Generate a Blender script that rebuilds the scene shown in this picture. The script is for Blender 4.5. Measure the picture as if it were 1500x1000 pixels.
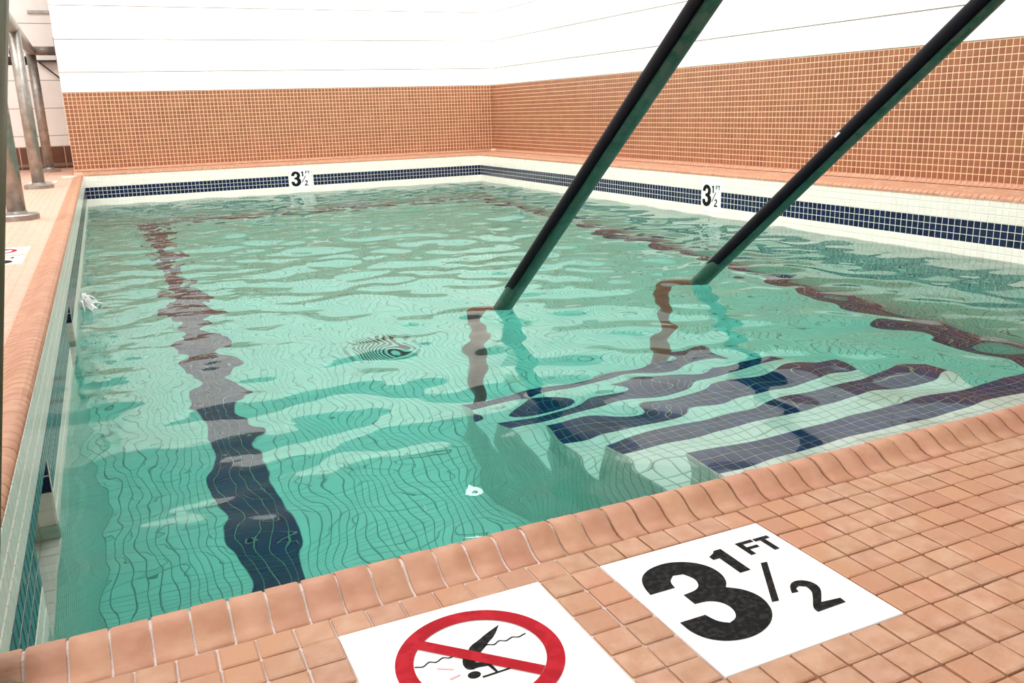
import bpy, bmesh, math, random
import numpy as np
from mathutils import Vector, Matrix

random.seed(7); rng = np.random.default_rng(7)
for o in list(bpy.data.objects): bpy.data.objects.remove(o)
S = 0.0254                       # one mosaic tile pitch (1 inch) is the working unit
SC = bpy.context.scene
COL = SC.collection

# ------------------------------------------------------------------ camera
CAM = np.array([-12.099, -20.5777, 13.6133]); YAW, PITCH, ROLL, FPX = 0.4281, -0.2621, -0.0300, 1268.3211
fw = np.array([math.sin(YAW)*math.cos(PITCH), math.cos(YAW)*math.cos(PITCH), math.sin(PITCH)])
rt = np.array([math.cos(YAW), -math.sin(YAW), 0.0]); up = np.cross(rt, fw)
r2 = rt*math.cos(ROLL) + up*math.sin(ROLL); u2 = -rt*math.sin(ROLL) + up*math.cos(ROLL)
cd = bpy.data.cameras.new('camera'); cam = bpy.data.objects.new('camera', cd); COL.objects.link(cam)
M = Matrix((( r2[0], u2[0], -fw[0], CAM[0]*S), (r2[1], u2[1], -fw[1], CAM[1]*S), (r2[2], u2[2], -fw[2], CAM[2]*S), (0,0,0,1)))
cam.matrix_world = M
cd.sensor_width = 36; cd.sensor_fit = 'HORIZONTAL'; cd.lens = FPX/1500*36; cd.clip_start = 0.01; cd.clip_end = 200
SC.camera = cam
def proj(P):
    v = np.asarray(P, float) - CAM
    z = v @ fw
    return 750 + FPX*(v @ r2)/z, 500 - FPX*(v @ u2)/z, z

# ------------------------------------------------------------------ light and exposure
SC.view_settings.view_transform = 'Standard'; SC.view_settings.look = 'None'
SC.view_settings.gamma = 1; SC.view_settings.use_curve_mapping = False
SC.view_settings.exposure = 0.42
w = bpy.data.worlds.new('room_light'); SC.world = w; w.use_nodes = True
bg = w.node_tree.nodes['Background']; bg.inputs[0].default_value = (1.0, 0.985, 0.96, 1); bg.inputs[1].default_value = 0.34
def area(name, loc, target, size, power, color):
    l = bpy.data.lights.new(name, 'AREA'); l.shape = 'RECTANGLE'; l.size, l.size_y = size; l.energy = power; l.color = color
    o = bpy.data.objects.new(name, l); COL.objects.link(o); o.location = Vector(loc)*S
    o.rotation_euler = (Vector(target) - Vector(loc)).to_track_quat('-Z', 'Y').to_euler()
    return o
# two strips of ceiling lamps and the daylight side of the hall behind the camera, to the left
area('ceiling_lamp', (28, 88, 150), (28, 88, 0), (2.2, 1.6), 72, (0.95, 0.99, 1.0))
area('ceiling_lamp', (26, 165, 150), (26, 165, 0), (2.2, 1.6), 50, (0.95, 0.99, 1.0))
area('passage_fill', (-62, 150, 140), (-45, 140, 0), (1.2, 3.0), 100, (1.0, 0.98, 0.95))  # added fill light that brightens the left deck and passage
area('window_daylight', (-80, -100, 130), (30, 150, 0), (3.4, 2.6), 115, (1.0, 0.97, 0.94))
# unseen fill lights added to brighten the walls
area('wall_fill', (40, 205, 96), (40, 240, 84), (2.8, 0.25), 37, (1.0, 0.99, 0.96))
area('wall_fill', (68, 120, 96), (103, 120, 66), (4.4, 0.25), 37, (1.0, 0.99, 0.96))

# ------------------------------------------------------------------ materials
def srgb(r, g, b):
    f = lambda c: (c/255/12.92) if c/255 <= 0.04045 else ((c/255+0.055)/1.055)**2.4
    return (f(r), f(g), f(b), 1)
def mat(name, c1, c2=None, rough=0.5, nscale=30, spec=0.5, metal=0.0, bump=0.0, bscale=200, rand=0.0, coat=0.0, c3=None, s3=6, hue=0.0):
    m = bpy.data.materials.new(name); m.use_nodes = True; nt = m.node_tree; N = nt.nodes; L = nt.links
    b = N['Principled BSDF']; b.inputs['Roughness'].default_value = rough; b.inputs['Metallic'].default_value = metal
    b.inputs['Specular IOR Level'].default_value = spec; b.inputs['Coat Weight'].default_value = coat
    tc = N.new('ShaderNodeNewGeometry')
    no = N.new('ShaderNodeTexNoise'); no.inputs['Scale'].default_value = nscale; no.inputs['Detail'].default_value = 5
    L.new(tc.outputs['Position'], no.inputs['Vector'])
    rp = N.new('ShaderNodeValToRGB'); rp.color_ramp.elements[0].position = .35; rp.color_ramp.elements[1].position = .65
    rp.color_ramp.elements[0].color = c1; rp.color_ramp.elements[1].color = c2 or c1
    L.new(no.outputs['Fac'], rp.inputs[0]); out = rp.outputs[0]
    if c3:
        n3 = N.new('ShaderNodeTexNoise'); n3.inputs['Scale'].default_value = s3; n3.inputs['Detail'].default_value = 3
        L.new(tc.outputs['Position'], n3.inputs['Vector'])
        r3 = N.new('ShaderNodeValToRGB'); r3.color_ramp.elements[0].position = .48; r3.color_ramp.elements[1].position = .60
        L.new(n3.outputs['Fac'], r3.inputs[0])
        mx = N.new('ShaderNodeMix'); mx.data_type = 'RGBA'; mx.inputs[7].default_value = c3
        L.new(r3.outputs[0], mx.inputs[0]); L.new(out, mx.inputs[6]); out = mx.outputs[2]
    if rand:
        oi = N.new('ShaderNodeObjectInfo'); ad = N.new('ShaderNodeMath'); ad.operation = 'ADD'
        L.new(oi.outputs['Random'], ad.inputs[0]); L.new(tc.outputs['Random Per Island'], ad.inputs[1])
        fr = N.new('ShaderNodeMath'); fr.operation = 'FRACT'; L.new(ad.outputs[0], fr.inputs[0])
        mr = N.new('ShaderNodeMapRange'); mr.inputs['To Min'].default_value = 1-rand; mr.inputs['To Max'].default_value = 1+rand
        L.new(fr.outputs[0], mr.inputs['Value'])
        hs = N.new('ShaderNodeHueSaturation'); L.new(mr.outputs[0], hs.inputs['Value']); L.new(out, hs.inputs['Color'])
        if hue:
            m2 = N.new('ShaderNodeMapRange'); m2.inputs['To Min'].default_value = .5-hue; m2.inputs['To Max'].default_value = .5+hue
            f2 = N.new('ShaderNodeMath'); f2.operation = 'MULTIPLY'; f2.inputs[1].default_value = 7.31; L.new(fr.outputs[0], f2.inputs[0])
            f3 = N.new('ShaderNodeMath'); f3.operation = 'FRACT'; L.new(f2.outputs[0], f3.inputs[0])
            L.new(f3.outputs[0], m2.inputs['Value']); L.new(m2.outputs[0], hs.inputs['Hue'])
        out = hs.outputs[0]
    L.new(out, b.inputs['Base Color'])
    if bump:
        nb = N.new('ShaderNodeTexNoise'); nb.inputs['Scale'].default_value = bscale; nb.inputs['Detail'].default_value = 4
        L.new(tc.outputs['Position'], nb.inputs['Vector'])
        bp = N.new('ShaderNodeBump'); bp.inputs['Strength'].default_value = bump; bp.inputs['Distance'].default_value = 0.002
        L.new(nb.outputs['Fac'], bp.inputs['Height']); L.new(bp.outputs[0], b.inputs['Normal'])
    return m
M_DECK = mat('clay_deck_tile', srgb(190,148,122), srgb(176,130,102), .6, 60, .3, bump=.35, bscale=260, rand=.06, c3=srgb(182,132,102), s3=9, hue=.004)
M_DECK_L = mat('overlit_clay_deck_tile', srgb(214,176,156), srgb(206,164,142), .5, 40, .4, rand=.03)  # deck clay paled: the strong light on the left deck put into its colour
M_COPE = mat('clay_coping_tile', srgb(190,142,114), srgb(178,126,98), .58, 45, .35, bump=.2, bscale=180, rand=.04, hue=.004)
M_GROUT_D = mat('deck_grout', srgb(122,84,62), srgb(150,112,90), .9, 120, .1, bump=.6, bscale=500)
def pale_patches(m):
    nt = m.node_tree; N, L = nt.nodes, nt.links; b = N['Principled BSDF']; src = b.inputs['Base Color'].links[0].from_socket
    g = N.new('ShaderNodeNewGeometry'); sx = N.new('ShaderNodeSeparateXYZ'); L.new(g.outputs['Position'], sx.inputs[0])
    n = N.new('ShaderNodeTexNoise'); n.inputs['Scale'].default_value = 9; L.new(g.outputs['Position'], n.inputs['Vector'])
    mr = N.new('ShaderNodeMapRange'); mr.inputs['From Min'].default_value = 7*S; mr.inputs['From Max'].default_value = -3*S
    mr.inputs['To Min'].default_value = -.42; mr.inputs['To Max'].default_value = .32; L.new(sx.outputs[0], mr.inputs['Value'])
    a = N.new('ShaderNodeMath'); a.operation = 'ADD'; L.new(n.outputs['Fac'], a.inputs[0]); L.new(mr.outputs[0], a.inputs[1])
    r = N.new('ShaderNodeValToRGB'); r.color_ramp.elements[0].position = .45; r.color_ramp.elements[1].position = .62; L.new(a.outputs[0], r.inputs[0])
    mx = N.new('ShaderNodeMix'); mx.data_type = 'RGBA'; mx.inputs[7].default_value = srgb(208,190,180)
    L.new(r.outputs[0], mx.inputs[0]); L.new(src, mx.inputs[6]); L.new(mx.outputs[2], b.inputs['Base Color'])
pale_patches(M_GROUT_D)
M_GROUT_P = mat('pale_peach_grout', srgb(216,172,148), srgb(204,160,136), .9, 60, .1)
M_BROWN = mat('brown_wall_tile', srgb(154,98,68), srgb(140,86,58), .32, 12, .5, rand=.07, hue=.005)
M_GROUT_W = mat('cream_wall_grout', srgb(240,206,174), srgb(232,196,162), .9, 40, .1)
M_BLOCK = mat('white_painted_block', srgb(252,246,241), srgb(248,241,235), .6, 8, .3, bump=.5, bscale=140)
M_MORTAR = mat('painted_mortar', srgb(160,152,147), srgb(144,137,132), .8, 20, .2)
M_WHITE = mat('white_pool_tile', srgb(243,236,224), srgb(236,229,216), .22, 20, .5, rand=.02)
M_GROUT_G = mat('pale_pool_grout', srgb(234,229,216), srgb(224,219,206), .9, 30, .1)
M_GROUT_U = mat('underwater_grout', srgb(156,165,152), srgb(138,147,135), .9, 30, .1)
M_NAVY = mat('navy_pool_tile', srgb(11,27,68), srgb(7,19,52), .18, 25, .5, rand=.22, hue=.01)
M_NAVY_U = mat('navy_tile_underwater_tint', srgb(12,44,98), srgb(8,35,82), .2, 25, .4, rand=.2, hue=.01)  # navy tile under water; the bluer light there is put into its colour
M_SIGN = mat('white_sign_tile', srgb(248,245,240), srgb(244,240,234), .3, 15, .5, bump=.05)
M_INK = mat('black_sign_ink', srgb(13,12,12), srgb(20,19,18), .75, 160, .12, c3=srgb(40,38,37), s3=260)
M_RED = mat('red_sign_ink', srgb(170,8,28), srgb(156,6,24), .7, 60, .15, c3=srgb(176,22,38), s3=110)
M_PINK = mat('faded_red_ink', srgb(214,150,150), None, .5)
M_RAIL = mat('dark_green_pipe', srgb(36,72,56), srgb(62,96,78), .38, 55, .5, bump=.3, bscale=150, c3=srgb(80,92,80), s3=28)
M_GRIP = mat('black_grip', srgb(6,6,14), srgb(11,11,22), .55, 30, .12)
M_POST = mat('submerged_bronze_pipe', srgb(96,74,60), srgb(78,60,50), .5, 40, .4)
M_STEEL = mat('brushed_steel', srgb(176,168,160), srgb(146,139,132), .40, 25, .5, metal=.6)
M_OLIVE = mat('olive_painted_post', srgb(92,90,60), srgb(80,78,52), .5, 15, .4)
M_QUARRY = mat('brown_base_tile', srgb(112,66,44), srgb(96,56,38), .4, 12, .5, rand=.05)
M_DARK = mat('dark_iron', srgb(70,54,48), srgb(56,44,40), .5, 30, .4)
M_PIPE = mat('pinkish_plate', srgb(150,120,128), srgb(120,90,96), .5, 30, .4)
M_VOID = mat('dark_slot', srgb(30,34,34), None, .8)
M_FOAM = mat('foam_white', srgb(240,240,238), None, .25, 20, .6)

# ------------------------------------------------------------------ mesh helpers (all in tile units)
def link(name, verts, faces, mats, parent=None, smooth=False, midx=None):
    me = bpy.data.meshes.new(name); me.from_pydata((np.asarray(verts, float)*S).tolist(), [], faces)
    for m in (mats if isinstance(mats, (list, tuple)) else [mats]): me.materials.append(m)
    if midx is not None: me.polygons.foreach_set('material_index', midx)
    if smooth: me.polygons.foreach_set('use_smooth', [True]*len(me.polygons))
    me.update()
    o = bpy.data.objects.new(name, me); COL.objects.link(o)
    if parent: o.parent = parent
    return o
def boxes(bl):
    V, F = [], []
    for (x0,y0,z0,x1,y1,z1) in bl:
        b = len(V); V += [(x0,y0,z0),(x1,y0,z0),(x1,y1,z0),(x0,y1,z0),(x0,y0,z1),(x1,y0,z1),(x1,y1,z1),(x0,y1,z1)]
        F += [tuple(b+i for i in f) for f in ((0,3,2,1),(4,5,6,7),(0,1,5,4),(1,2,6,5),(2,3,7,6),(3,0,4,7))]
    return V, F
def struct(o): o['kind'] = 'structure'; return o
def tag(o, label, cat, group=None):
    o['label'] = label; o['category'] = cat
    if group: o['group'] = group
    return o
def empty(name, loc, label, cat, group=None):
    o = bpy.data.objects.new(name, None); COL.objects.link(o); o.location = Vector(loc)*S; o.empty_display_size = .05
    return tag(o, label, cat, group)
def reparent(o, root):
    o.parent = root; o.matrix_parent_inverse = Matrix.Translation(-Vector(root.location)); return o
def tube(path, rad, n=20, caps=True):
    P = [Vector(p) for p in path]; V, F = [], []
    T = [(P[min(i+1,len(P)-1)] - P[max(i-1,0)]).normalized() for i in range(len(P))]
    a = T[0].orthogonal().normalized()
    for i, p in enumerate(P):
        a = (a - T[i]*a.dot(T[i])).normalized(); b = T[i].cross(a)
        r = rad[i] if isinstance(rad, (list, tuple)) else rad
        V += [tuple(p + (a*math.cos(2*math.pi*k/n) + b*math.sin(2*math.pi*k/n))*r) for k in range(n)]
    for i in range(len(P)-1):
        for k in range(n): F.append((i*n+k, i*n+(k+1)%n, (i+1)*n+(k+1)%n, (i+1)*n+k))
    if caps: F.append(tuple(range(n-1,-1,-1))); F.append(tuple((len(P)-1)*n+k for k in range(n)))
    return V, F
def fillet(pts, r, n=8):
    P = [Vector(p) for p in pts]; out = [P[0]]
    for i in range(1, len(P)-1):
        d0 = (P[i-1]-P[i]); d1 = (P[i+1]-P[i]); rr = min(r, d0.length*.45, d1.length*.45)
        A = P[i]+d0.normalized()*rr; B = P[i]+d1.normalized()*rr
        for k in range(n+1):
            t = k/n; out.append(A*(1-t)**2 + P[i]*2*t*(1-t) + B*t*t)
    out.append(P[-1]); return out
def lathe(prof, c, n=32):
    V, F = [], []
    for (r, z) in prof: V += [(c[0]+r*math.cos(2*math.pi*k/n), c[1]+r*math.sin(2*math.pi*k/n), c[2]+z) for k in range(n)]
    for i in range(len(prof)-1):
        for k in range(n): F.append((i*n+k, i*n+(k+1)%n, (i+1)*n+(k+1)%n, (i+1)*n+k))
    F.append(tuple(range(n-1,-1,-1))); F.append(tuple((len(prof)-1)*n+k for k in range(n)))
    return V, F
def join(parts):
    V, F = [], []
    for v, f in parts:
        b = len(V); V += list(v); F += [tuple(b+i for i in q) for q in f]
    return V, F

# a tile: a low lid with bevelled rim.  local u,v in [0,1]*size, w outwards
_lids = {}
def lid(su, sv, m, fine, h, var=0):
    key = (round(su,2), round(sv,2), m.name, fine, round(h,3), var)
    if key in _lids: return _lids[key]
    if fine:
        r = random.Random(hash(key[:2]) % 1000 + var)
        def ring(ins, c, z):
            c = c*.55
            x0, y0, x1, y1 = ins, ins, su-ins, sv-ins
            q = [(x0+c,y0),(x1-c,y0),(x1,y0+c),(x1,y1-c),(x1-c,y1),(x0+c,y1),(x0,y1-c),(x0,y0+c)]
            return [(a+r.uniform(-1,1)*.012*(fine > 1), b+r.uniform(-1,1)*.012*(fine > 1), z) for a, b in q]
        V = ring(0,.07,-.05) + ring(.0,.07,h*.62) + ring(.055,.06,h)
        F = [(i+k, i+(k+1)%8, i+8+(k+1)%8, i+8+k) for i in (0,8) for k in range(8)] + [tuple(range(16,24))]
    else:
        e = .05
        V = [(0,0,0),(su,0,0),(su,sv,0),(0,sv,0),(e,e,h),(su-e,e,h),(su-e,sv-e,h),(e,sv-e,h)]
        F = [(0,1,5,4),(1,2,6,5),(2,3,7,6),(3,0,4,7),(4,5,6,7)]
    me = bpy.data.meshes.new('tile'); me.from_pydata([(a*S,b*S,c*S) for a,b,c in V], [], F); me.materials.append(m); me.update()
    _lids[key] = me; return me
def tile_field(parent, O, U, V, N, cells, fine=0, h=.06, limit=300, name='tile', jit=0.0, stuff='tiles', minpx=9, occ=None):
    """cells: (u0,v0,su,sv,material).  The largest in view become objects, the rest one joined mesh."""
    O, U, V, N = (np.array(a, float) for a in (O, U, V, N))
    sc = []
    for i, c in enumerate(cells):
        p = O + U*(c[0]+c[2]/2) + V*(c[1]+c[3]/2)
        x, y, z = proj(p)
        if z < 3 or not (-10 < x < 1510 and -10 < y < 1010) or (occ and occ(p)): continue
        x1, y1, _ = proj(p+U*c[2]); x2, y2, _ = proj(p+V*c[3])
        s = abs((x1-x)*(y2-y)-(x2-x)*(y1-y)); big = max(math.hypot(x1-x,y1-y), math.hypot(x2-x,y2-y))
        if big >= minpx: sc.append((s, i))
    sc.sort(reverse=True); single = set(i for _, i in sc[:limit])
    R = Matrix((Vector(U), Vector(V), Vector(N))).transposed().to_4x4()
    SV, SF, MI = [], [], []; mats = []
    for i, c in enumerate(cells):
        p = O + U*c[0] + V*c[1]
        if i in single:
            o = bpy.data.objects.new(name, lid(c[2], c[3], c[4], fine, h, random.randrange(5) if fine > 1 else 0)); COL.objects.link(o)
            o.parent = parent
            T = Matrix.Translation(Vector(p + N*random.uniform(-1,1)*jit*.5)*S) @ R
            if jit: T = T @ Matrix.Rotation(random.uniform(-1,1)*jit*.5, 4, 'Z') @ Matrix.Rotation(random.uniform(-1,1)*jit*.4, 4, 'X') @ Matrix.Rotation(random.uniform(-1,1)*jit*.4, 4, 'Y')
            o.matrix_local = T
        else:
            su, sv, m = c[2:5]; e = .05; b = len(SV)
            if m not in mats: mats.append(m)
            for (a, d, z) in ((0,0,0),(su,0,0),(su,sv,0),(0,sv,0),(e,e,h),(su-e,e,h),(su-e,sv-e,h),(e,sv-e,h)):
                SV.append(p + U*a + V*d + N*z)
            SF += [(b,b+1,b+5,b+4),(b+1,b+2,b+6,b+5),(b+2,b+3,b+7,b+6),(b+3,b,b+4,b+7),(b+4,b+5,b+6,b+7)]
            MI += [mats.index(m)]*5
    if SV:
        o = link(stuff, SV, SF, mats, parent, midx=MI); o['kind'] = 'stuff'
    return len(single)

# ------------------------------------------------------------------ measured layout (tile units)
XL, XR, YN, YB = -16.95, 93.55, 2.75, 230.44
OFF = 8.74; XW, YW = XR+OFF, YB+OFF         # walls behind the ledge
ZE = 0.40                                   # bottom edge of the clay coping on the pool faces
Z1 = -2.75                                  # top of the navy band
ZW = -7.575                                 # water level
ZF = ZW-42.0                                # pool floor, 3 1/2 ft down
ZC, ZT, ZTOP = 1.56, 20.96, 66.6
TS = 0.90; TJ = 0.10

# ------------------------------------------------------------------ structure: deck slabs
PT = 1.0093
floor = struct(link('floor', *boxes([(-75,-50,ZF-4,135,YN,0.0)]), M_GROUT_D))
floor_left = struct(link('floor_left', *boxes([(-110,YN,-1.2,XL-4.6,300,0.0), (XL-4.6,YN,-1.2,XL-.05,300,0.0)]), M_GROUT_P))

# marker tiles occupy these deck cells
MARKS = [(0,-6.0), (-8.07,-5.93)]
cells = []
for i in range(-60, 125):
    for j in range(-40, 2):
        u, v = i*PT, -6.0+j*PT
        v = 0.045 + (j-1)*PT if j <= 1 else v
        if v < -40: continue
        skip = False
        for (mx, my) in MARKS:
            if mx-.35 < u+.05 and u+.05 < mx+5.9 and my-.35 < v+.05 and v+.05 < my+5.9: skip = True
        if skip: continue
        if v+.95 > 1.07: continue
        cells.append((u+.03, v+.03, .95, .95, M_DECK))
tile_field(floor, (0,0,0), (1,0,0), (0,1,0), (0,0,1), cells, fine=2, h=.075, jit=.03, name='tile', stuff='tiles')

# left deck: mosaic up to y = 222, quarry tile beyond
cells = []
LM = [(-26.8,79.0), (-26.8,86.3), (-28.5,213.0)]
for i in range(0, 62):
    for j in range(0, 221):
        u, v = XL-2.4-1.0-i*PT, YN+.3+j*PT
        if v > 221 or any(mx-.9 < u < mx+5.95 and my-.9 < v < my+5.95 for mx, my in LM): continue
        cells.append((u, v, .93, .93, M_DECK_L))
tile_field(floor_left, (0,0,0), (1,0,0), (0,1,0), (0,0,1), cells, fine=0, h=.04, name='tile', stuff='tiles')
cells = []
for i in range(0, 14):
    for j in range(0, 12):
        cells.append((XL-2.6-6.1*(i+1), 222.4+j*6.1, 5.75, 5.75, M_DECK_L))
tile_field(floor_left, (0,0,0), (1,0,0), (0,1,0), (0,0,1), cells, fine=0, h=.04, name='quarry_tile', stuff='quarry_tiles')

# ------------------------------------------------------------------ coping: raised rounded nosing tiles
def nose(prof, length, n_end=.04):
    """prof: (s, z) across from deck (s=0) to pool; extruded along +t; ends slightly rounded in"""
    V, F = [], []; m = len(prof); T = [(0,.06),(n_end,.0),(length-n_end,.0),(length,.06)]
    cz = sum(p[1] for p in prof)/m
    for t, sh in T:
        for s, z in prof: V.append((t, s, z - sh*.5))
    for i in range(len(T)-1):
        for k in range(m-1): F.append((i*m+k, (i+1)*m+k, (i+1)*m+k+1, i*m+k+1))
    F.append(tuple(range(m-1,-1,-1))); F.append(tuple(3*m+k for k in range(m)))
    return V, F
PN = [(0,-.5),(0,.02),(.06,.07),(.30,.09),(.58,.20),(.86,.40),(1.12,.54),(1.36,.58),(1.58,.52),(1.76,.36),(1.85,.14),(1.86,-.35),(1.5,-.5)]
PN = [(s, z*1.0) for s, z in PN]
def coping_run(parent, O, along, across, count, pitch, mat_, prof, minpx=9, limit=300, jit=.02, occ=None):
    O, A, B = np.array(O, float), np.array(along, float), np.array(across, float)
    V, F = nose(prof, pitch-.07)
    if np.cross(A, B)[2] < 0: F = [tuple(reversed(f)) for f in F]
    mes = bpy.data.meshes.new('coping_tile')
    mes.from_pydata([tuple((A*t + B*s + np.array((0,0,z)))*S) for t, s, z in V], [], F)
    mes.materials.append(mat_); mes.polygons.foreach_set('use_smooth', [len(f) == 4 for f in F]); mes.update()
    sc = []
    for i in range(count):
        x, y, z = proj(O + A*(i+.5)*pitch + B)
        if z < 3 or not (-60 < x < 1560 and -60 < y < 1060): continue
        x1, y1, _ = proj(O + A*(i+1.5)*pitch + B); px = math.hypot(x1-x, y1-y)
        if px >= minpx: sc.append((px, i))
    sc.sort(reverse=True); single = set(i for _, i in sc[:limit]); SV, SF = [], []
    for i in range(count):
        p = O + A*i*pitch
        if i in single:
            o = bpy.data.objects.new('coping_tile', mes); COL.objects.link(o); o.parent = parent
            o.location = Vector(p + np.array((0,0,random.uniform(-1,1)*jit)) + B*random.uniform(-1,1)*jit)*S
            o.rotation_euler = (0, 0, random.uniform(-1,1)*jit*.5)
        else:
            b = len(SV); SV += [p + A*t + B*s + np.array((0,0,z)) for t, s, z in V]; SF += [tuple(b+k for k in f) for f in F]
    if SV:
        o = link('coping_tiles', SV, SF, mat_, parent, smooth=False); o['kind'] = 'stuff'
trim_1 = struct(link('trim_1', *boxes([(XL+.05,1.12,-.55,135,YN-.04,-.02), (-75,1.12,-.55,XL+.05,YN-.04,-.02)]), M_GROUT_D))
PB = [(s + (.04 if s < 1 else -.05), z - .06) for s, z in PN]
def bed(name, O, A, B, L_, parent, m):
    O, A, B = (np.array(a, float) for a in (O, A, B)); n = len(PB)
    V = [O + A*t + B*s + np.array((0,0,z)) for t in (0, L_) for s, z in PB]
    return link(name, V, [(k, k+1, n+k+1, n+k) for k in range(n-1)], m, parent)
bed('joint_bed', (-75,1.09,0), (1,0,0), (0,1,0), 210, trim_1, M_GROUT_D)
coping_run(trim_1, (XL+.35,1.09,0), (1,0,0), (0,1,0), 146, PT, M_COPE, PN)
coping_run(trim_1, (XL-.4,1.09,0), (-1,0,0), (0,1,0), 1, PT, M_COPE, PN)
trim_2 = struct(link('trim_2', *boxes([(XL-2.3,YN,-.55,XL-.05,YB,.0)]), M_GROUT_P))
PL = [(s*1.25, z) for s, z in PN]
coping_run(trim_2, (XL-2.36,1.3,0), (0,1,0), (1,0,0), 227, PT, M_COPE, PL, limit=300, jit=.01)

# ------------------------------------------------------------------ ledge and walls at the back and at the right
def ledge_prof():
    # from the wall (s=0, z=ZC) down across a cove and a flat to the rounded nosing at the pool edge (s=OFF)
    P = [(0,ZC)]
    for k in range(1,7):
        a = k/6*math.pi/2; P.append((1.15*(1-math.cos(a)) , ZC - .62*math.sin(a)))
    return P
# sloping ledge body
lb_v = [(XL-2.2,YB+.1,ZE-.1),(XW,YB+.1,ZE-.1),(XW,YW,.95),(XL-2.2,YW,.95),(XL-2.2,YB+.1,-2),(XW,YB+.1,-2),(XW,YW,-2),(XL-2.2,YW,-2)]
bf = [(0,1,2,3),(7,6,5,4),(4,5,1,0),(5,6,2,1),(6,7,3,2),(7,4,0,3)]
trim_3 = struct(link('trim_3', lb_v, bf, M_GROUT_P))
rb_v = [(XR+.1,-50,ZE-.1),(XW,-50,.95),(XW,YW,.95),(XR+.1,YB,ZE-.1),(XR+.1,-50,-2),(XW,-50,-2),(XW,YW,-2),(XR+.1,YB,-2)]
trim_4 = struct(link('trim_4', rb_v, bf, M_GROUT_P))
PE = [(0,-.4),(0,.02),(.1,.06),(.9,.05),(1.4,.07),(1.8,.03),(2.1,-.10),(2.28,-.30),(2.32,-.62)]
ang = math.atan2(.95-(ZE-.1), OFF)
coping_run(trim_3, (XL+.1,YB+2.26,ZE+.32), (1,0,0), (0,-1,0), 110, PT, M_COPE, PE, limit=60, jit=.0)
coping_run(trim_4, (XR+2.26,2.8,ZE+.32), (0,1,0), (-1,0,0), 226, PT, M_COPE, PE, limit=120, jit=.01)
slope = np.array([0, math.cos(ang), math.sin(ang)]); nrm = np.array([0, -math.sin(ang), math.cos(ang)])
cells = [(i*1.0, 2.32+j*1.0, .93, .93, M_DECK) for i in range(0,119) for j in range(0,5)]
tile_field(trim_3, (XL-.2,YB,ZE-.1), (1,0,0), slope, nrm, cells, h=.05, limit=0)
slope = np.array([math.cos(ang), 0, math.sin(ang)]); nrm = np.array([-math.sin(ang), 0, math.cos(ang)])
cells = [(2.32+j*1.0, i*1.0, .93, .93, M_DECK) for i in range(0,236) for j in range(0,5)]
tile_field(trim_4, (XR,2.8,ZE-.1), slope, (0,1,0), nrm, cells, h=.05, limit=80, name='ledge_tile', stuff='ledge_tiles')
def cove(parent, O, A, B, count, limit):
    prof = ledge_prof(); V, F = [], []
    L_ = .93; m = len(prof)
    O, A, B = np.array(O, float), np.array(A, float), np.array(B, float)
    base = [(t, s, z) for t in (0, L_) for s, z in prof] + [(t, 0, .3) for t in (0, L_)]
    fc = [(k, k+1, m+k+1, m+k) for k in range(m-1)] + [tuple(range(m))+(2*m,), tuple(range(2*m-1, m-1, -1))+(2*m+1,)]
    me = bpy.data.meshes.new('cove_tile'); me.from_pydata([tuple((A*t + B*(s+.02) + np.array((0,0,z+.03)))*S) for t, s, z in base], [], fc)
    me.materials.append(M_COPE); me.update(); SV, SF = [], []; sc = []
    for i in range(count):
        x, y, z = proj(O + A*i + np.array((0,0,ZC)))
        x1, y1, _ = proj(O + A*(i+1) + np.array((0,0,ZC)))
        if z > 3 and -20 < x < 1520 and math.hypot(x1-x, y1-y) > 9: sc.append((-math.hypot(x1-x, y1-y), i))
    sc.sort(); single = set(i for _, i in sc[:limit])
    for i in range(count):
        if i in single:
            o = bpy.data.objects.new('cove_tile', me); COL.objects.link(o); o.parent = parent; o.location = Vector(O + A*i)*S
        else:
            b = len(SV); SV += [O + A*(i+t) + B*(s+.02) + np.array((0,0,z+.03)) for t, s, z in base]; SF += [tuple(b+k for k in f) for f in fc]
    o = link('cove_tiles', SV, SF, M_COPE, parent); o['kind'] = 'stuff'
cove(trim_3, (XL-2.0,YW,0), (1,0,0), (0,-1,0), 120, 60)
cove(trim_4, (XW,2.8,0), (0,1,0), (-1,0,0), 235, 120)

WX = -19.08
wall_back = struct(link('wall_back', *boxes([(WX,YW,-2,XW+8,YW+36,ZT), (WX+.0,YW+.12,ZT,XW+8,YW+36,ZTOP)]), [M_GROUT_W, M_MORTAR], midx=[0]*6+[1]*6))
wall_right = struct(link('wall_right', *boxes([(XW,-50,-2,XW+8,YW,ZT), (XW+.12,-50,ZT,XW+8,YW,ZTOP)]), [M_GROUT_W, M_MORTAR], midx=[0]*6+[1]*6))
rows = [ZC+.05+k*(ZT-ZC)/19 for k in range(19)]; rh = (ZT-ZC)/19
cells = [(WX+.12+i*1.003, z, .87, rh-.14, M_BROWN) for i in range(0,121) for z in rows]
tile_field(wall_back, (0,YW,0), (1,0,0), (0,0,1), (0,-1,0), cells, h=.07, minpx=10)
cells = [(i*1.0, z, .87, rh-.14, M_BROWN) for i in range(0,236) for z in rows]
tile_field(wall_right, (XW,YW-.1,0), (0,-1,0), (0,0,1), (-1,0,0), cells, h=.07)
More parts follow.
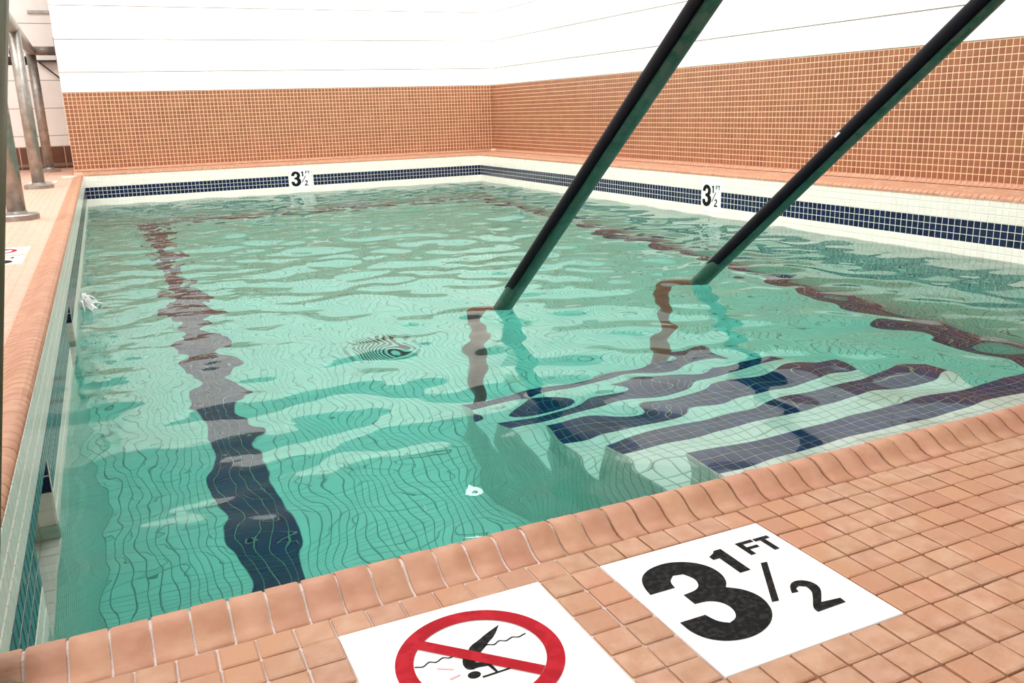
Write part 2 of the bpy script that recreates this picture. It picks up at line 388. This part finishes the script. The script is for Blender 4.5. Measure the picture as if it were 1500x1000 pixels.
# concrete block courses
def blocks(parent, O, U, N, length, zs, skip=None):
    O, U, N = np.array(O, float), np.array(U, float), np.array(N, float); cache = {}
    for r, (za, zb) in enumerate(zs):
        x = -8.0*(r % 2)
        while x < length:
            a, b = max(x, 0), min(x+16, length)
            if b-a > .5:
                key = (round(b-a,2), round(zb-za,2))
                if key not in cache:
                    l_, h_ = b-a, zb-za-.16
                    e = .08; pts = [(0,0,-.2),(l_,0,-.2),(l_,h_,-.2),(0,h_,-.2),(0,0,0.0),(l_,0,0.0),(l_,h_,0.0),(0,h_,0.0),(.0,e,.10),(l_,e,.10),(l_,h_-e,.10),(.0,h_-e,.10)]
                    fs = [(i+k, i+(k+1)%4, i+4+(k+1)%4, i+4+k) for i in (0,4) for k in range(4)] + [(8,9,10,11)]
                    me = bpy.data.meshes.new('block'); me.from_pydata([tuple((U*p + np.array((0,0,q)) + N*w_)*S) for p,q,w_ in pts], [], fs)
                    me.materials.append(M_BLOCK); me.update(); cache[key] = me
                o = bpy.data.objects.new('block', cache[key]); COL.objects.link(o); o.parent = parent
                o.location = Vector(O + U*a + np.array((0,0,za+.08)))*S
            x += 16
CO = [(ZT,26.0),(26.0,34.1),(34.1,42.3),(42.3,50.4),(50.4,58.5),(58.5,66.6)]
blocks(wall_back, (WX,YW,0), (1,0,0), (0,-1,0), XW-WX, CO)
blocks(wall_right, (XW,YW,0), (0,-1,0), (-1,0,0), 240, CO[:4])

# far wall of the passage on the left
YF = 286.0
wall_far = struct(link('wall_far', *boxes([(-110,YF,-1,WX+60,YF+8,98)]), M_MORTAR))
blocks(wall_far, (-60,YF,0), (1,0,0), (0,-1,0), 60, [(6.6,9.8)]+[(9.8+8.1*k, 17.9+8.1*k) for k in range(8)])
wall_left = struct(link('wall_left', *boxes([(-118,YN,-1.2,-110,YF+8,98)]), M_BLOCK))
bb = struct(link('baseboard_back', *boxes([(-110,YF-.5,-.1,WX+60,YF,6.5)]), M_GROUT_W))
for i in range(-1, 12):
    x0 = -22-6.1*(i+1)
    V = [(x0,YF-.5,6.5),(x0+5.8,YF-.5,6.5),(x0+5.8,YF-.75,6.3),(x0,YF-.75,6.3),(x0+5.8,YF-.75,1.6),(x0,YF-.75,1.6),(x0+5.8,YF-1.1,.7),(x0,YF-1.1,.7),(x0+5.8,YF-2.2,.08),(x0,YF-2.2,.08)]
    link('base_tile', V, [(0,3,2,1),(3,5,4,2),(5,7,6,4),(7,9,8,6)], M_QUARRY, bb)

# ------------------------------------------------------------------ pool shell
def wall_rows(z0=ZE-.15):
    """list of (z_bottom, height, kind) down the pool wall"""
    R = []; n = 3; hh = (z0-Z1)/n
    for k in range(3): R.append((z0-(k+1)*hh, hh, 'w'))
    for k in range(3): R.append((Z1-(k+1), 1.0, 'n'))
    z = Z1-3
    while z > ZF+.5: z -= 1.0; R.append((z, 1.0, 'w'))
    return R
ROWS = wall_rows()
NICHES = [(18.4,29.4), (63.4,74.4)]; NZ0, NZ1, ND = -9.7, -3.6, 4.0; TW = -.10
# right pool wall
wall_pool_right = struct(link('wall_pool_right', *boxes([(XR,-50,ZF-4,XW+8,YW,ZW-1.0), (XR,-50,ZW-1.0,XW+8,YB,-1.9), (XR,-50,-2.0,XR+2.0,YB,ZE-.12)]), [M_GROUT_U, M_GROUT_G], midx=[0]*6+[1]*12))
cells = []
MY = 119.3
for i in range(0,228):
    for z, hh, k in ROWS:
        y0 = YB-.02-(i+1)*1.0
        if y0+1 < 2.5: continue
        u = i*1.0
        yc = YB-u-.5
        if MY-6.1 < yc < MY+.0 and -6.9 < z+.5 < -.7: continue
        cells.append((u+.04, z+.04, .92, hh-.08, M_NAVY if k == 'n' else M_WHITE))
seen_above = lambda p: p[2] < ZW-16
tile_field(wall_pool_right, (XR,YB,0), (0,-1,0), (0,0,1), (-1,0,0), cells, h=.025, occ=lambda p: p[2] < ZW-6)
# back pool wall
wall_pool_back = struct(link('wall_pool_back', *boxes([(XL-5,YB,ZF-4,XW+8,YW,ZW-1.0), (XL-5,YB,ZW-1.0,XW+8,YW,-1.9), (XL-5,YB,-2.0,XR,YB+2.0,ZE-.12)]), [M_GROUT_U, M_GROUT_G], midx=[0]*6+[1]*12))
cells = []
BX = 35.2
for i in range(0,111):
    u = XL+i*.9955
    for z, hh, k in ROWS:
        if BX-.5 < u < BX+5.6 and -6.9 < z+.5 < -.7: continue
        cells.append((u+.04, z+.04, .92, hh-.08, M_NAVY if k == 'n' else M_WHITE))
tile_field(wall_pool_back, (0,YB,0), (1,0,0), (0,0,1), (0,-1,0), cells, h=.025, limit=0)
# left pool wall, with two openings
bl = []; y = YN
for (a, b) in NICHES:
    bl.append((XL-6, y, ZF-4, XL, a, TW))
    bl += [(XL-6, a, ZF-4, XL, b, NZ0), (XL-6, a, NZ1, XL, b, TW), (XL-6, a, NZ0, XL-ND, b, NZ1)]; y = b
bl.append((XL-6, y, ZF-4, XL, YB, TW))
wall_pool_left = struct(link('wall_pool_left', *boxes(bl), M_GROUT_G))
cells = []
for i in range(0,228):
    u = YN+.0+i*1.0
    for z, hh, k in ROWS:
        if any(a-.4 < u < b-.6 and NZ0-.4 < z+.1 < NZ1-.2 for a, b in NICHES): continue
        cells.append((u+.04, z+.04, .92, hh-.08, M_NAVY if k == 'n' else M_WHITE))
tile_field(wall_pool_left, (XL,0,0), (0,1,0), (0,0,1), (1,0,0), cells, h=.025, occ=lambda p: p[2] < ZW-3 or p[1] < 6)
for (a, b) in NICHES:
    # far jamb, facing the near side, and the shelf under the water
    cj = [(i*1.0+.04, z+.04, .92, hh-.08, M_NAVY if k == 'n' else M_WHITE) for i in range(4) for z, hh, k in ROWS if NZ0-.2 < z and z+hh < NZ1+.6]
    tile_field(wall_pool_left, (XL-ND,b,0), (1,0,0), (0,0,1), (0,-1,0), cj, h=.05, name='jamb_tile', stuff='jamb_tiles')
    cs = [(i*1.0+.04, a+j*1.0+.04, .92, .92, M_WHITE) for i in range(4) for j in range(11)]
    tile_field(wall_pool_left, (XL-ND,0,NZ0), (1,0,0), (0,1,0), (0,0,1), cs, h=.05, name='shelf_tile', stuff='shelf_tiles')
# near pool wall face (under the coping)
cells = [(XL+i*.9955+.04, z+.04, .92, hh-.08, M_NAVY if k == 'n' else M_WHITE) for i in range(0,111) for z, hh, k in ROWS if z+hh < -.3]
tile_field(floor, (0,YN,0), (-1,0,0), (0,0,1), (0,1,0), [(-c[0]-c[2],)+c[1:] for c in cells], h=.05, limit=0, stuff='pool_face_tiles')
# pool floor
pool_floor = struct(link('floor_pool', *boxes([(XL-5,YN-1,ZF-4,XR+1,YB+1,ZF)]), M_GROUT_U))
cells = []
for i in range(0,111):
    u = XL + .03 + i*.9955
    xc = u+.5
    for j in range(0,228):
        v = YN+j*1.0; yc = v+.5
        navy = (-4.95 < xc < .2) or xc > XR-4.2 or (yc > YB-4.2 and xc > -6)
        if (xc-20.9)**2+(yc-100)**2 < 4.6**2: continue
        cells.append((u+.045, v+.02, .91, .96, M_NAVY_U if navy else M_WHITE))
hid = lambda p: (p[0] > 18 and p[1] < 82) or p[1] < 51
tile_field(pool_floor, (0,0,ZF), (1,0,0), (0,1,0), (0,0,1), cells, h=.05, occ=hid)

# ------------------------------------------------------------------ steps
SX0, SX1 = 21.6, 56.7
steps = empty('pool_steps', (39, YN, ZF), 'white tiled underwater stairs with navy nosing stripes between the two handrails', 'steps')
NS = [(24.9,-5.6),(35.7,-12.7),(46.5,-19.8),(57.3,-26.9),(68.1,-34.0)]
allc = []
for k, (yn, dz) in enumerate(NS):
    y0 = YN if k == 0 else NS[k-1][0]
    z = ZW+dz
    st = link('step', *boxes([(SX0,y0,ZF-.2,SX1,yn,z)]), M_GROUT_U, steps)
    reparent(st, steps)
    ct = []
    ny = int(yn-y0+.01)
    for i in range(35):
        for j in range(0, 25):
            v = yn-1-j*1.0
            if v < y0-.5: break
            ct.append((SX0+.05+i*1.0+.025, v+.025, .95, .95, M_NAVY_U if j < 3 else M_WHITE))
    tile_field(st, (0,0,z), (1,0,0), (0,1,0), (0,0,1), ct, h=.05, limit=[110,100,50,25,15][k], occ=lambda p: p[1] < 13)
    zz = []; q = z-1.0
    while q > ZF-.3: zz.append(q); q -= 1.0
    nj = int(round(yn-y0))
    cL = [(yn-1-j*1.0+.04, q+.04, .92, .92, M_WHITE) for j in range(nj) for q in zz]
    tile_field(st, (SX0,0,0), (0,1,0), (0,0,1), (-1,0,0), cL, h=.05, limit=0, stuff='side_tiles')
    tile_field(st, (SX1,0,0), (0,-1,0), (0,0,1), (1,0,0), [(-c[0]-c[2],)+c[1:] for c in cL], h=.05, limit=0, stuff='side_tiles')
    zr = [q for q in zz if q > (ZW+NS[k+1][1]-.4 if k < 4 else ZF-.4)]
    cR = [(-(SX0+.05+i+.96), q+.04, .92, .92, M_WHITE) for i in range(35) for q in zr]
    tile_field(st, (0,yn,0), (-1,0,0), (0,0,1), (0,1,0), cR, h=.05, limit=0, stuff='riser_tiles')
for st in steps.children:
    st.matrix_parent_inverse = Matrix.Translation(-Vector(steps.location))

# ------------------------------------------------------------------ signs
THREE = [(0.59,-1.38),(0.45,-1.77),(0.41,-2.12),(1.25,-2.13),(1.31,-1.78),(1.59,-1.55),(1.90,-1.62),(2.06,-1.97),(1.95,-2.34),(1.70,-2.52),(1.24,-2.56),(1.24,-3.09),(1.67,-3.12),(1.97,-3.36),(2.04,-3.76),(1.85,-4.15),(1.52,-4.26),(1.27,-4.06),(1.17,-3.65),(0.34,-3.64),(0.34,-4.15),(0.56,-4.63),(1.05,-4.97),(1.74,-5.06),(2.42,-4.83),(2.89,-4.40),(3.10,-3.86),(3.08,-3.42),(2.88,-3.04),(2.56,-2.78),(2.79,-2.53),(2.93,-2.08),(2.86,-1.57),(2.50,-1.10),(1.88,-0.82),(1.25,-0.87),(0.84,-1.08)]
ONE = [(3.21,-1.15),(3.45,-1.03),(3.56,-0.91),(3.83,-0.91),(3.83,-2.34),(3.44,-2.34),(3.44,-1.36),(3.21,-1.36)]
EFF = [(4.42,-0.86),(5.05,-0.86),(5.05,-1.02),(4.62,-1.02),(4.62,-1.21),(5.01,-1.21),(5.01,-1.36),(4.62,-1.36),(4.62,-1.66),(4.42,-1.66)]
TEE = [(5.10,-0.88),(5.68,-0.88),(5.68,-1.05),(5.48,-1.05),(5.48,-1.74),(5.28,-1.74),(5.28,-1.05),(5.10,-1.05)]
SLASH = [(4.35,-2.17),(4.57,-2.20),(3.42,-4.03),(3.20,-3.99)]
TWO = [(4.17,-3.62),(4.40,-3.44),(4.70,-3.45),(4.93,-3.68),(4.94,-4.00),(4.74,-4.28),(4.40,-4.62),(5.02,-4.70),(5.00,-4.93),(3.97,-4.95),(3.97,-4.75),(4.38,-4.32),(4.58,-4.06),(4.60,-3.82),(4.44,-3.70),(4.28,-3.76),(4.22,-3.93),(4.0,-3.90)]
def smooth_poly(P, keep=50, it=2):
    """round off the gentle corners only"""
    for _ in range(it):
        Q = []; n = len(P)
        for i in range(n):
            a, b, c = np.array(P[i-1]), np.array(P[i]), np.array(P[(i+1)%n])
            d0, d1 = b-a, c-b
            t = math.degrees(abs(math.atan2(d0[0]*d1[1]-d0[1]*d1[0], d0@d1)))
            if t > keep: Q.append(tuple(b))
            else: Q += [tuple(b-d0*.25), tuple(b+d1*.25)]
        P = Q
    return P
def flat(name, poly, O, U, V, N, m, parent, h=.012):
    """printed mark lying on a tile: filled polygon"""
    bm = bmesh.new(); O, U, V, N = (np.array(a, float) for a in (O, U, V, N))
    vs = [bm.verts.new(tuple((O + U*x + V*y + N*h)*S)) for x, y in poly]
    es = [bm.edges.new((vs[i], vs[(i+1)%len(vs)])) for i in range(len(vs))]
    bmesh.ops.triangle_fill(bm, edges=es, use_beauty=True, normal=Vector(N))
    me = bpy.data.meshes.new(name); bm.to_mesh(me); bm.free(); me.materials.append(m)
    o = bpy.data.objects.new(name, me); COL.objects.link(o); o.parent = parent
    return o
def slab(name, O, U, V, N, size, th, m, parent):
    O, U, V, N = (np.array(a, float) for a in (O, U, V, N)); e = .05
    pts = [(0,0,-.05),(size,0,-.05),(size,-size,-.05),(0,-size,-.05),(0,0,th-.03),(size,0,th-.03),(size,-size,th-.03),(0,-size,th-.03),(e,-e,th),(size-e,-e,th),(size-e,-size+e,th),(e,-size+e,th)]
    F = [(i+(k+1)%4, i+k, i+4+k, i+4+(k+1)%4) for i in (0,4) for k in range(4)] + [(11,10,9,8), (0,1,2,3)]
    return link(name, [O + U*a + V*b + N*c for a, b, c in pts], F, m, parent)
def depth_marker(O, U, V, N, label, group, th=.09):
    """O is the top left corner, U to the right of the writing, V upwards"""
    O = np.array(O, float); Nn = np.array(N, float)
    root = empty('depth_marker', O, label, 'sign', group)
    parts = [slab('tile', O, U, V, N, 6.0, th, M_SIGN, root)]
    for nm, poly in (('numeral', smooth_poly(THREE)), ('numeral', ONE), ('letter', EFF), ('letter', TEE), ('fraction_bar', SLASH), ('numeral', smooth_poly(TWO))):
        parts.append(flat(nm, poly, O + Nn*th, U, V, N, M_INK, root))
    for p in parts: reparent(p, root)
    return root
def no_diving(O, U, V, N, label, th=.09):
    O = np.array(O, float); Nn = np.array(N, float)
    root = empty('no_diving_sign', O, label, 'sign')
    parts = [slab('tile', O, U, V, N, 6.0, th, M_SIGN, root)]
    cx, cy, ro, ri = 3.02, -2.67, 2.17, 1.70
    T = O + Nn*th
    n = 64
    V_, F_ = [], []
    for k in range(n):
        a = 2*math.pi*k/n
        for r in (ri, ro): V_.append(T + np.array(U)*(cx+r*math.cos(a)) + np.array(V)*(cy+r*math.sin(a)) + Nn*.026)
        F_.append((2*k, 2*k+1, (2*k+3)%(2*n), (2*k+2)%(2*n)))
    parts.append(link('ring', V_, F_, M_RED, root))
    d = .19*.7071
    parts.append(flat('slash_bar', [(1.79-d,-1.42-d),(1.79+d,-1.42+d),(4.22+d,-3.85+d),(4.22-d,-3.85-d)], T, U, V, N, M_RED, root, .024))
    q = lambda P: [(x+8.07, y-.07) for x, y in P]
    fig = smooth_poly(q([(-4.02,-1.46),(-4.34,-1.88),(-4.6,-2.07),(-4.80,-2.26),(-5.0,-2.42),(-5.18,-2.52),(-5.22,-2.72),(-4.98,-2.83),(-4.90,-2.93),(-4.86,-3.30),(-4.93,-3.30),(-5.0,-2.98),(-5.28,-2.92),(-5.40,-2.96),(-5.55,-2.86),(-5.55,-2.58),(-5.40,-2.32),(-5.22,-2.18),(-5.08,-2.0),(-4.78,-1.86),(-4.53,-1.70)]), 60, 1)
    parts.append(flat('diver_figure', fig, T, U, V, N, M_INK, root, .012))
    parts.append(flat('diver_head', [(2.62+.17*math.cos(a), -3.23+.14*math.sin(a)) for a in np.linspace(0,2*math.pi,17)[:-1]], T, U, V, N, M_INK, root, .012))
    parts.append(flat('bottom_line', q([(-5.30,-3.30),(-4.34,-3.29),(-4.34,-3.35),(-5.30,-3.37)]), T, U, V, N, M_INK, root, .012))
    def ribbon(P, wd):
        xs = np.linspace(0, len(P)-1, 6*(len(P)-1)+1); P = np.array(P)
        pts = []
        for t in xs:
            i = min(int(t), len(P)-2); f = t-i; f = f*f*(3-2*f); pts.append((P[i,0]+(P[i+1,0]-P[i,0])*(t-i), P[i,1]+(P[i+1,1]-P[i,1])*f))
        return [(x, y+wd/2) for x, y in pts] + [(x, y-wd/2) for x, y in reversed(pts)]
    parts.append(flat('wave_line', ribbon(q([(-6.68,-2.2),(-6.49,-2.27),(-6.27,-2.16),(-6.12,-2.24),(-5.9,-2.15),(-5.75,-2.23),(-5.50,-2.15)]), .05), T, U, V, N, M_INK, root, .012))
    parts.append(flat('wave_line', ribbon(q([(-4.81,-2.23),(-4.69,-2.15),(-4.5,-2.23),(-4.32,-2.14),(-4.15,-2.22),(-3.94,-2.15),(-3.79,-2.22),(-3.55,-2.16)]), .05), T, U, V, N, M_INK, root, .012))
    parts.append(flat('impact_mark', q([(-6.18,-2.48),(-5.81,-2.71),(-5.83,-2.75),(-6.20,-2.53)]), T, U, V, N, M_PINK, root, .012))
    parts.append(flat('impact_mark', q([(-6.05,-3.02),(-5.76,-2.97),(-5.76,-3.03),(-6.05,-3.09)]), T, U, V, N, M_PINK, root, .012))
    for p in parts: reparent(p, root)
    return root
X, Y, Z = (1,0,0), (0,1,0), (0,0,1)
depth_marker((0.02,0.0,0), X, Y, Z, 'large depth marker tile set in the near deck beside the no diving tile', 'depth marker tiles')
no_diving((-8.07,0.07,0), X, Y, Z, 'no diving tile with red circle set in the near deck at the bottom edge')
depth_marker((BX,YB,-.75), X, Z, (0,-1,0), 'small depth marker tile interrupting the navy band of the back pool wall', 'depth marker tiles', .06)
depth_marker((XR,MY,-.75), (0,-1,0), Z, (-1,0,0), 'small depth marker tile interrupting the navy band of the right pool wall', 'depth marker tiles', .06)
# on the left deck the writing is read from the pool side
depth_marker((-26.8,79.0,-.02), (0,1,0), (-1,0,0), Z, 'white depth marker tile on the left deck, just before the other no diving tile', 'depth marker tiles', .06)
nd = no_diving((-26.8,86.3,-.02), (0,1,0), (-1,0,0), Z, 'no diving tile on the left deck between coping and first steel post', .06)
depth_marker((-28.5,213.0,-.02), (0,1,0), (-1,0,0), Z, 'far white depth marker tile on the left deck behind the middle steel post', 'depth marker tiles', .06)

# ------------------------------------------------------------------ handrails into the pool
def pool_rail(x, label):
    root = empty('handrail', (x, 72.4, ZF), label, 'handrail', 'handrails over the pool steps')
    d = np.array([0.0, 35.2, -27.9]); d /= np.linalg.norm(d)
    A = np.array([x, 64.75, ZW]); top = A - d*((24.5-ZW)/(-d[2])); low = A + d*9.9
    path = fillet([(x,-12,0),(x,-12,24.5),tuple(top),tuple(low),(x,72.4,ZF+.3)], 3.4, 8)
    # split at a point just under the water: painted above, bare metal below
    P = [Vector(p) for p in path]; cut = next(i for i, p in enumerate(P) if p.z < ZW-1.0 and p.y > 20)
    e = P[cut-1] + (P[cut]-P[cut-1])*(((ZW-.5)-P[cut-1].z)/(P[cut].z-P[cut-1].z))
    up_, lo_ = P[:cut]+[e], [e]+P[cut:]
    R0 = .93
    reparent(link('pipe', *tube(up_, R0, 24), M_RAIL, root, smooth=True), root)
    reparent(link('post', *tube(lo_, R0, 20), M_POST, root, smooth=True), root)
    reparent(link('base_flange', *lathe([(2.0,0),(2.0,.35),(1.8,.5),(1.0,.55),(.98,1.3)], (x,72.4,ZF+.05)), M_POST, root), root)
    reparent(link('deck_flange', *lathe([(2.0,0),(2.0,.35),(1.8,.5),(1.0,.55),(.98,1.3)], (x,-12,.07)), M_RAIL, root), root)
    # black strip wrapped over the upper left half of the pipe, stopping short of the water
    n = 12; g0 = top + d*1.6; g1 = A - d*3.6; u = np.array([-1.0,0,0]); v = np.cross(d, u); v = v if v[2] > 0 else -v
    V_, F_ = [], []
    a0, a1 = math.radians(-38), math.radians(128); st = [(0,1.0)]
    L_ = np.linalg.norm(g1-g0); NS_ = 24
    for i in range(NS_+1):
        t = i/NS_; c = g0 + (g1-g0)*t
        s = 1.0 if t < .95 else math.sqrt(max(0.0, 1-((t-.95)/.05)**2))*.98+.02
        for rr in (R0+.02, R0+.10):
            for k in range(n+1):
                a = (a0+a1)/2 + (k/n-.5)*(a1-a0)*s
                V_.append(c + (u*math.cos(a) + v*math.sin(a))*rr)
    m = n+1
    for i in range(NS_):
        b0, b1 = i*2*m, (i+1)*2*m
        for k in range(n): F_.append((b0+m+k, b0+m+k+1, b1+m+k+1, b1+m+k))
        F_.append((b0, b0+m, b1+m, b1)); F_.append((b0+n, b1+n, b1+m+n, b0+m+n))
    F_.append(tuple(range(0,m))+tuple(range(2*m-1,m-1,-1)))
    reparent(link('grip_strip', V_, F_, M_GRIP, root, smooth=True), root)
    return root
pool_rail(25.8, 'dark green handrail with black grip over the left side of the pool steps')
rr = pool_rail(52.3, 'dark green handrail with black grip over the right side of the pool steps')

dv = np.array([0.0, 35.2, -27.9]); dv /= np.linalg.norm(dv)
A_ = np.array([52.3, 64.75, ZW]); c_ = A_ - dv*28.3
nv = np.cross(dv, np.array([-1.0,0,0])); nv = nv if nv[2] > 0 else -nv
sn = np.array([-1.0,0,0])*math.cos(.45) + nv*math.sin(.45); tn = np.cross(dv, sn)
ch = [c_ + sn*(1.09 if k > 3 else .9) + dv*a + tn*b for k in (0,4) for a, b in ((-.45,-.12),(.25,-.16),(.45,.14),(-.2,.18)) for k in (k,)]
reparent(link('tape_remnant', ch, [(0,1,2,3),(7,6,5,4),(0,4,5,1),(1,5,6,2),(2,6,7,3),(3,7,4,0)], M_FOAM, rr), rr)

# ------------------------------------------------------------------ steel railing on the left deck
rail = empty('railing', (-25.1,194,0), 'brushed steel railing with round flanges along the left deck', 'railing')
POSTS = [(-24.4,125.6),(-25.1,194.0),(-26.0,264.0)]
ZR = 33.0
for (px, py) in POSTS:
    pv = link('post', *tube([(px,py,.05),(px,py,ZR-.3)], 1.25, 20), M_STEEL, rail, smooth=True); reparent(pv, rail)
    fl = link('flange', *lathe([(2.9,0),(2.9,.75),(2.7,.9),(1.45,.95),(1.32,1.3)], (px,py,.02)), M_STEEL, rail); reparent(fl, rail)
hp = fillet([(-23.3,20,ZR),(-24.4,125.6,ZR),(-25.1,194,ZR),(-26,264,ZR),(WX-.6,264.6,ZR)], 3.0, 6)
reparent(link('top_rail', *tube(hp, 1.2, 20), M_STEEL, rail, smooth=True), rail)
reparent(link('wall_flange', *[v for v in boxes([(WX-.75,261.2,ZR-3.4,WX-.02,268,ZR+3.4)])], M_PIPE, rail), rail)
# second railing further left
r2_ = empty('railing', (-44,252,0), 'plain dark rail end behind the steel posts at the far left', 'railing')
reparent(link('top_rail', *tube([(-60,252,29.4),(-26.6,252,29.7)], 1.1, 14), M_DARK, r2_, smooth=True), r2_)
reparent(link('end_cap', *lathe([(.2,-1.6),(1.3,-1.2),(1.5,0),(1.3,1.2),(.2,1.6)], (-29.0,252,31.7), 16), M_DARK, r2_, smooth=True), r2_)
reparent(link('post', *tube([(-44,252,.05),(-44,252,29.3)], 1.0, 14), M_DARK, r2_, smooth=True), r2_)
# bracket and bar on the far wall
br = empty('wall_bracket', (-22,YF,29), 'thin dark shelf bracket with diagonal brace on the far wall', 'bracket')
reparent(link('arm', *boxes([(-25.6,YF-3.0,31.2,-14.0,YF-.1,31.7)]), M_DARK, br), br)
reparent(link('brace', *tube([(-25.2,YF-1.4,31.2),(-18.6,YF-1.4,25.0)], .22, 8), M_DARK, br), br)
cd_ = link('wall_bar', *boxes([(-26.2,YF-.9,45.0,-19.0,YF-.1,45.8)]), M_STEEL)
tag(cd_, 'short grey bar fixed high on the far left wall', 'bar')

# olive post cut by the left edge of the frame
def ray_at(u, v, dist):
    q = fw*FPX + r2*(u-750) - u2*(v-500); return CAM + q/np.linalg.norm(q)*dist
Pb = None
q = fw*FPX + r2*(-63-750) - u2*(1100-500); Pb = CAM + q*((0-CAM[2])/q[2])
db = np.linalg.norm(Pb-CAM)
pt = ray_at(-23, -80, db*1.55)
dirv = pt-Pb
op = empty('leaning_post', Pb, 'dark olive leaning post cut by the left edge of the view', 'post')
reparent(link('shaft', *tube([tuple(Pb+np.array((0,0,.05))), tuple(Pb+dirv*1.3)], .8, 20), M_OLIVE, op, smooth=True), op)
reparent(link('base_plate', *lathe([(1.9,0),(1.9,.4),(1.6,.55),(.9,.6)], (Pb[0],Pb[1],.05)), M_OLIVE, op), op)

# ------------------------------------------------------------------ floor drain
dr = empty('floor_drain', (20.9,100,ZF), 'round slotted drain grate set in the pool floor', 'drain')
reparent(link('frame', *lathe([(4.5,-.1),(4.5,.2),(4.2,.3),(3.7,.3),(3.6,.05)], (20.9,100,ZF)), M_WHITE, dr), dr)
reparent(link('well', *lathe([(3.65,-.05),(3.65,.06)], (20.9,100,ZF)), M_VOID, dr), dr)
for k in range(11):
    x = 20.9-3.3+k*.66; hl = math.sqrt(max(.2, 3.6**2-(x-20.9)**2))
    reparent(link('grate_bar', *boxes([(x-.17,100-hl,ZF+.06,x+.17,100+hl,ZF+.26)]), M_WHITE, dr), dr)

# ------------------------------------------------------------------ splash by the left wall
prt = []
rs = random.Random(3)
for k in range(46):
    a = rs.uniform(0, math.pi); d0 = rs.uniform(.2,2.6); cx, cy = -16.7+rs.uniform(0,.4), 92.0+rs.uniform(-1.6,1.6)
    ex, ey = cx + d0*math.cos(a*.5), cy + rs.uniform(-2.2,2.2); hh = rs.uniform(.3,1.7)
    path = [(cx+(ex-cx)*t, cy+(ey-cy)*t, ZW-.1+hh*4*t*(1-t)+.1*rs.uniform(-1,1)) for t in np.linspace(0,1,7)]
    prt.append(tube(path, [rs.uniform(.04,.16) for _ in range(7)], 6))
sp = link('water_splash', *join(prt), M_FOAM, None, smooth=True); sp['kind'] = 'stuff'
tag(sp, 'small white splash on the water beside the left pool wall', 'splash')

# ------------------------------------------------------------------ water
mw = bpy.data.materials.new('pool_water'); mw.use_nodes = True; nt = mw.node_tree; nt.nodes.clear()
WN, WL = nt.nodes, nt.links
out = WN.new('ShaderNodeOutputMaterial')
rf = WN.new('ShaderNodeBsdfRefraction'); rf.inputs['IOR'].default_value = 1.33; rf.inputs['Roughness'].default_value = 0
gs = WN.new('ShaderNodeBsdfGlossy'); gs.inputs['Roughness'].default_value = 0
fr = WN.new('ShaderNodeFresnel'); fr.inputs['IOR'].default_value = 1.33
def wmath(op, a, b):
    n = WN.new('ShaderNodeMath'); n.operation = op
    for k, v in enumerate((a, b)):
        if isinstance(v, (int, float)): n.inputs[k].default_value = v
        else: WL.new(v, n.inputs[k])
    return n.outputs[0]
soft = wmath('MULTIPLY', wmath('POWER', wmath('DIVIDE', fr.outputs[0], .36), 1.15), .36)
fac = wmath('MINIMUM', fr.outputs[0], soft)
mxw = WN.new('ShaderNodeMixShader'); WL.new(fac, mxw.inputs[0]); WL.new(rf.outputs[0], mxw.inputs[1]); WL.new(gs.outputs[0], mxw.inputs[2])
va = WN.new('ShaderNodeVolumeAbsorption'); va.inputs['Color'].default_value = (0.33, 0.885, 0.85, 1); va.inputs['Density'].default_value = 1.0
WL.new(mxw.outputs[0], out.inputs['Surface']); WL.new(va.outputs[0], out.inputs['Volume'])
X0, X1, Y0, Y1 = XL-3.9, XR+.4, YN-.4, YB+.4
nx, ny = 300, 620
xs = np.linspace(X0, X1, nx); ys = np.linspace(Y0, Y1, ny); GX, GY = np.meshgrid(xs, ys)
wr = np.random.default_rng(21); H = np.zeros_like(GX)
for k in range(90):
    lam = 3.2*(4.6**wr.random()); th = wr.uniform(0, 2*math.pi) if k % 3 else wr.normal(math.pi/2, .5)
    slope_ = .0078*min(1.0, 9.0/lam)**.8*min(1.0, lam/5.5)**.7
    a = slope_*lam/(2*math.pi)
    kx, ky = 2*math.pi/lam*math.cos(th), 2*math.pi/lam*math.sin(th)
    wx = 0.8*np.sin(GY/17+k)+0.8*np.sin(GX/15+2*k)
    H += a*np.sin(kx*GX + ky*GY + wr.uniform(0,6.28) + wx)
amp = .90 + .45*np.clip((GY-50)/45,0,1) + .30*np.clip((GY-120)/100,0,1)
for k in range(40):
    lam = 1.2*(2.2**wr.random()); th = wr.uniform(0, 2*math.pi); a = .008*lam/(2*math.pi)
    loc = np.clip((14-GX)/26,0,1)*np.clip((GY-30)/40,.35,1)*1.2 + .30*np.clip((GY-120)/60,0,1)
    H += loc*a*np.sin(2*math.pi/lam*(math.cos(th)*GX+math.sin(th)*GY) + wr.uniform(0,6.28))
H = H*amp
V = np.stack([GX, GY, ZW+H], -1).reshape(-1,3)
idx = np.arange(nx*ny).reshape(ny, nx)
Fq = np.stack([idx[:-1,:-1], idx[:-1,1:], idx[1:,1:], idx[1:,:-1]], -1).reshape(-1,4)
ring = list(idx[0,:]) + list(idx[1:,-1]) + list(idx[-1,-2::-1]) + list(idx[-2:0:-1,0])
nb = len(V); bot = V[ring].copy(); bot[:,2] = ZF-1.0
V = np.vstack([V, bot]); m = len(ring)
faces = Fq.tolist() + [(ring[(k+1)%m], ring[k], nb+k, nb+(k+1)%m) for k in range(m)] + [tuple(nb+k for k in range(m-1,-1,-1))]
wt = link('water', V, faces, mw)
wt.data.polygons.foreach_set('use_smooth', [True]*len(Fq) + [False]*(len(faces)-len(Fq)))
wt['kind'] = 'structure'
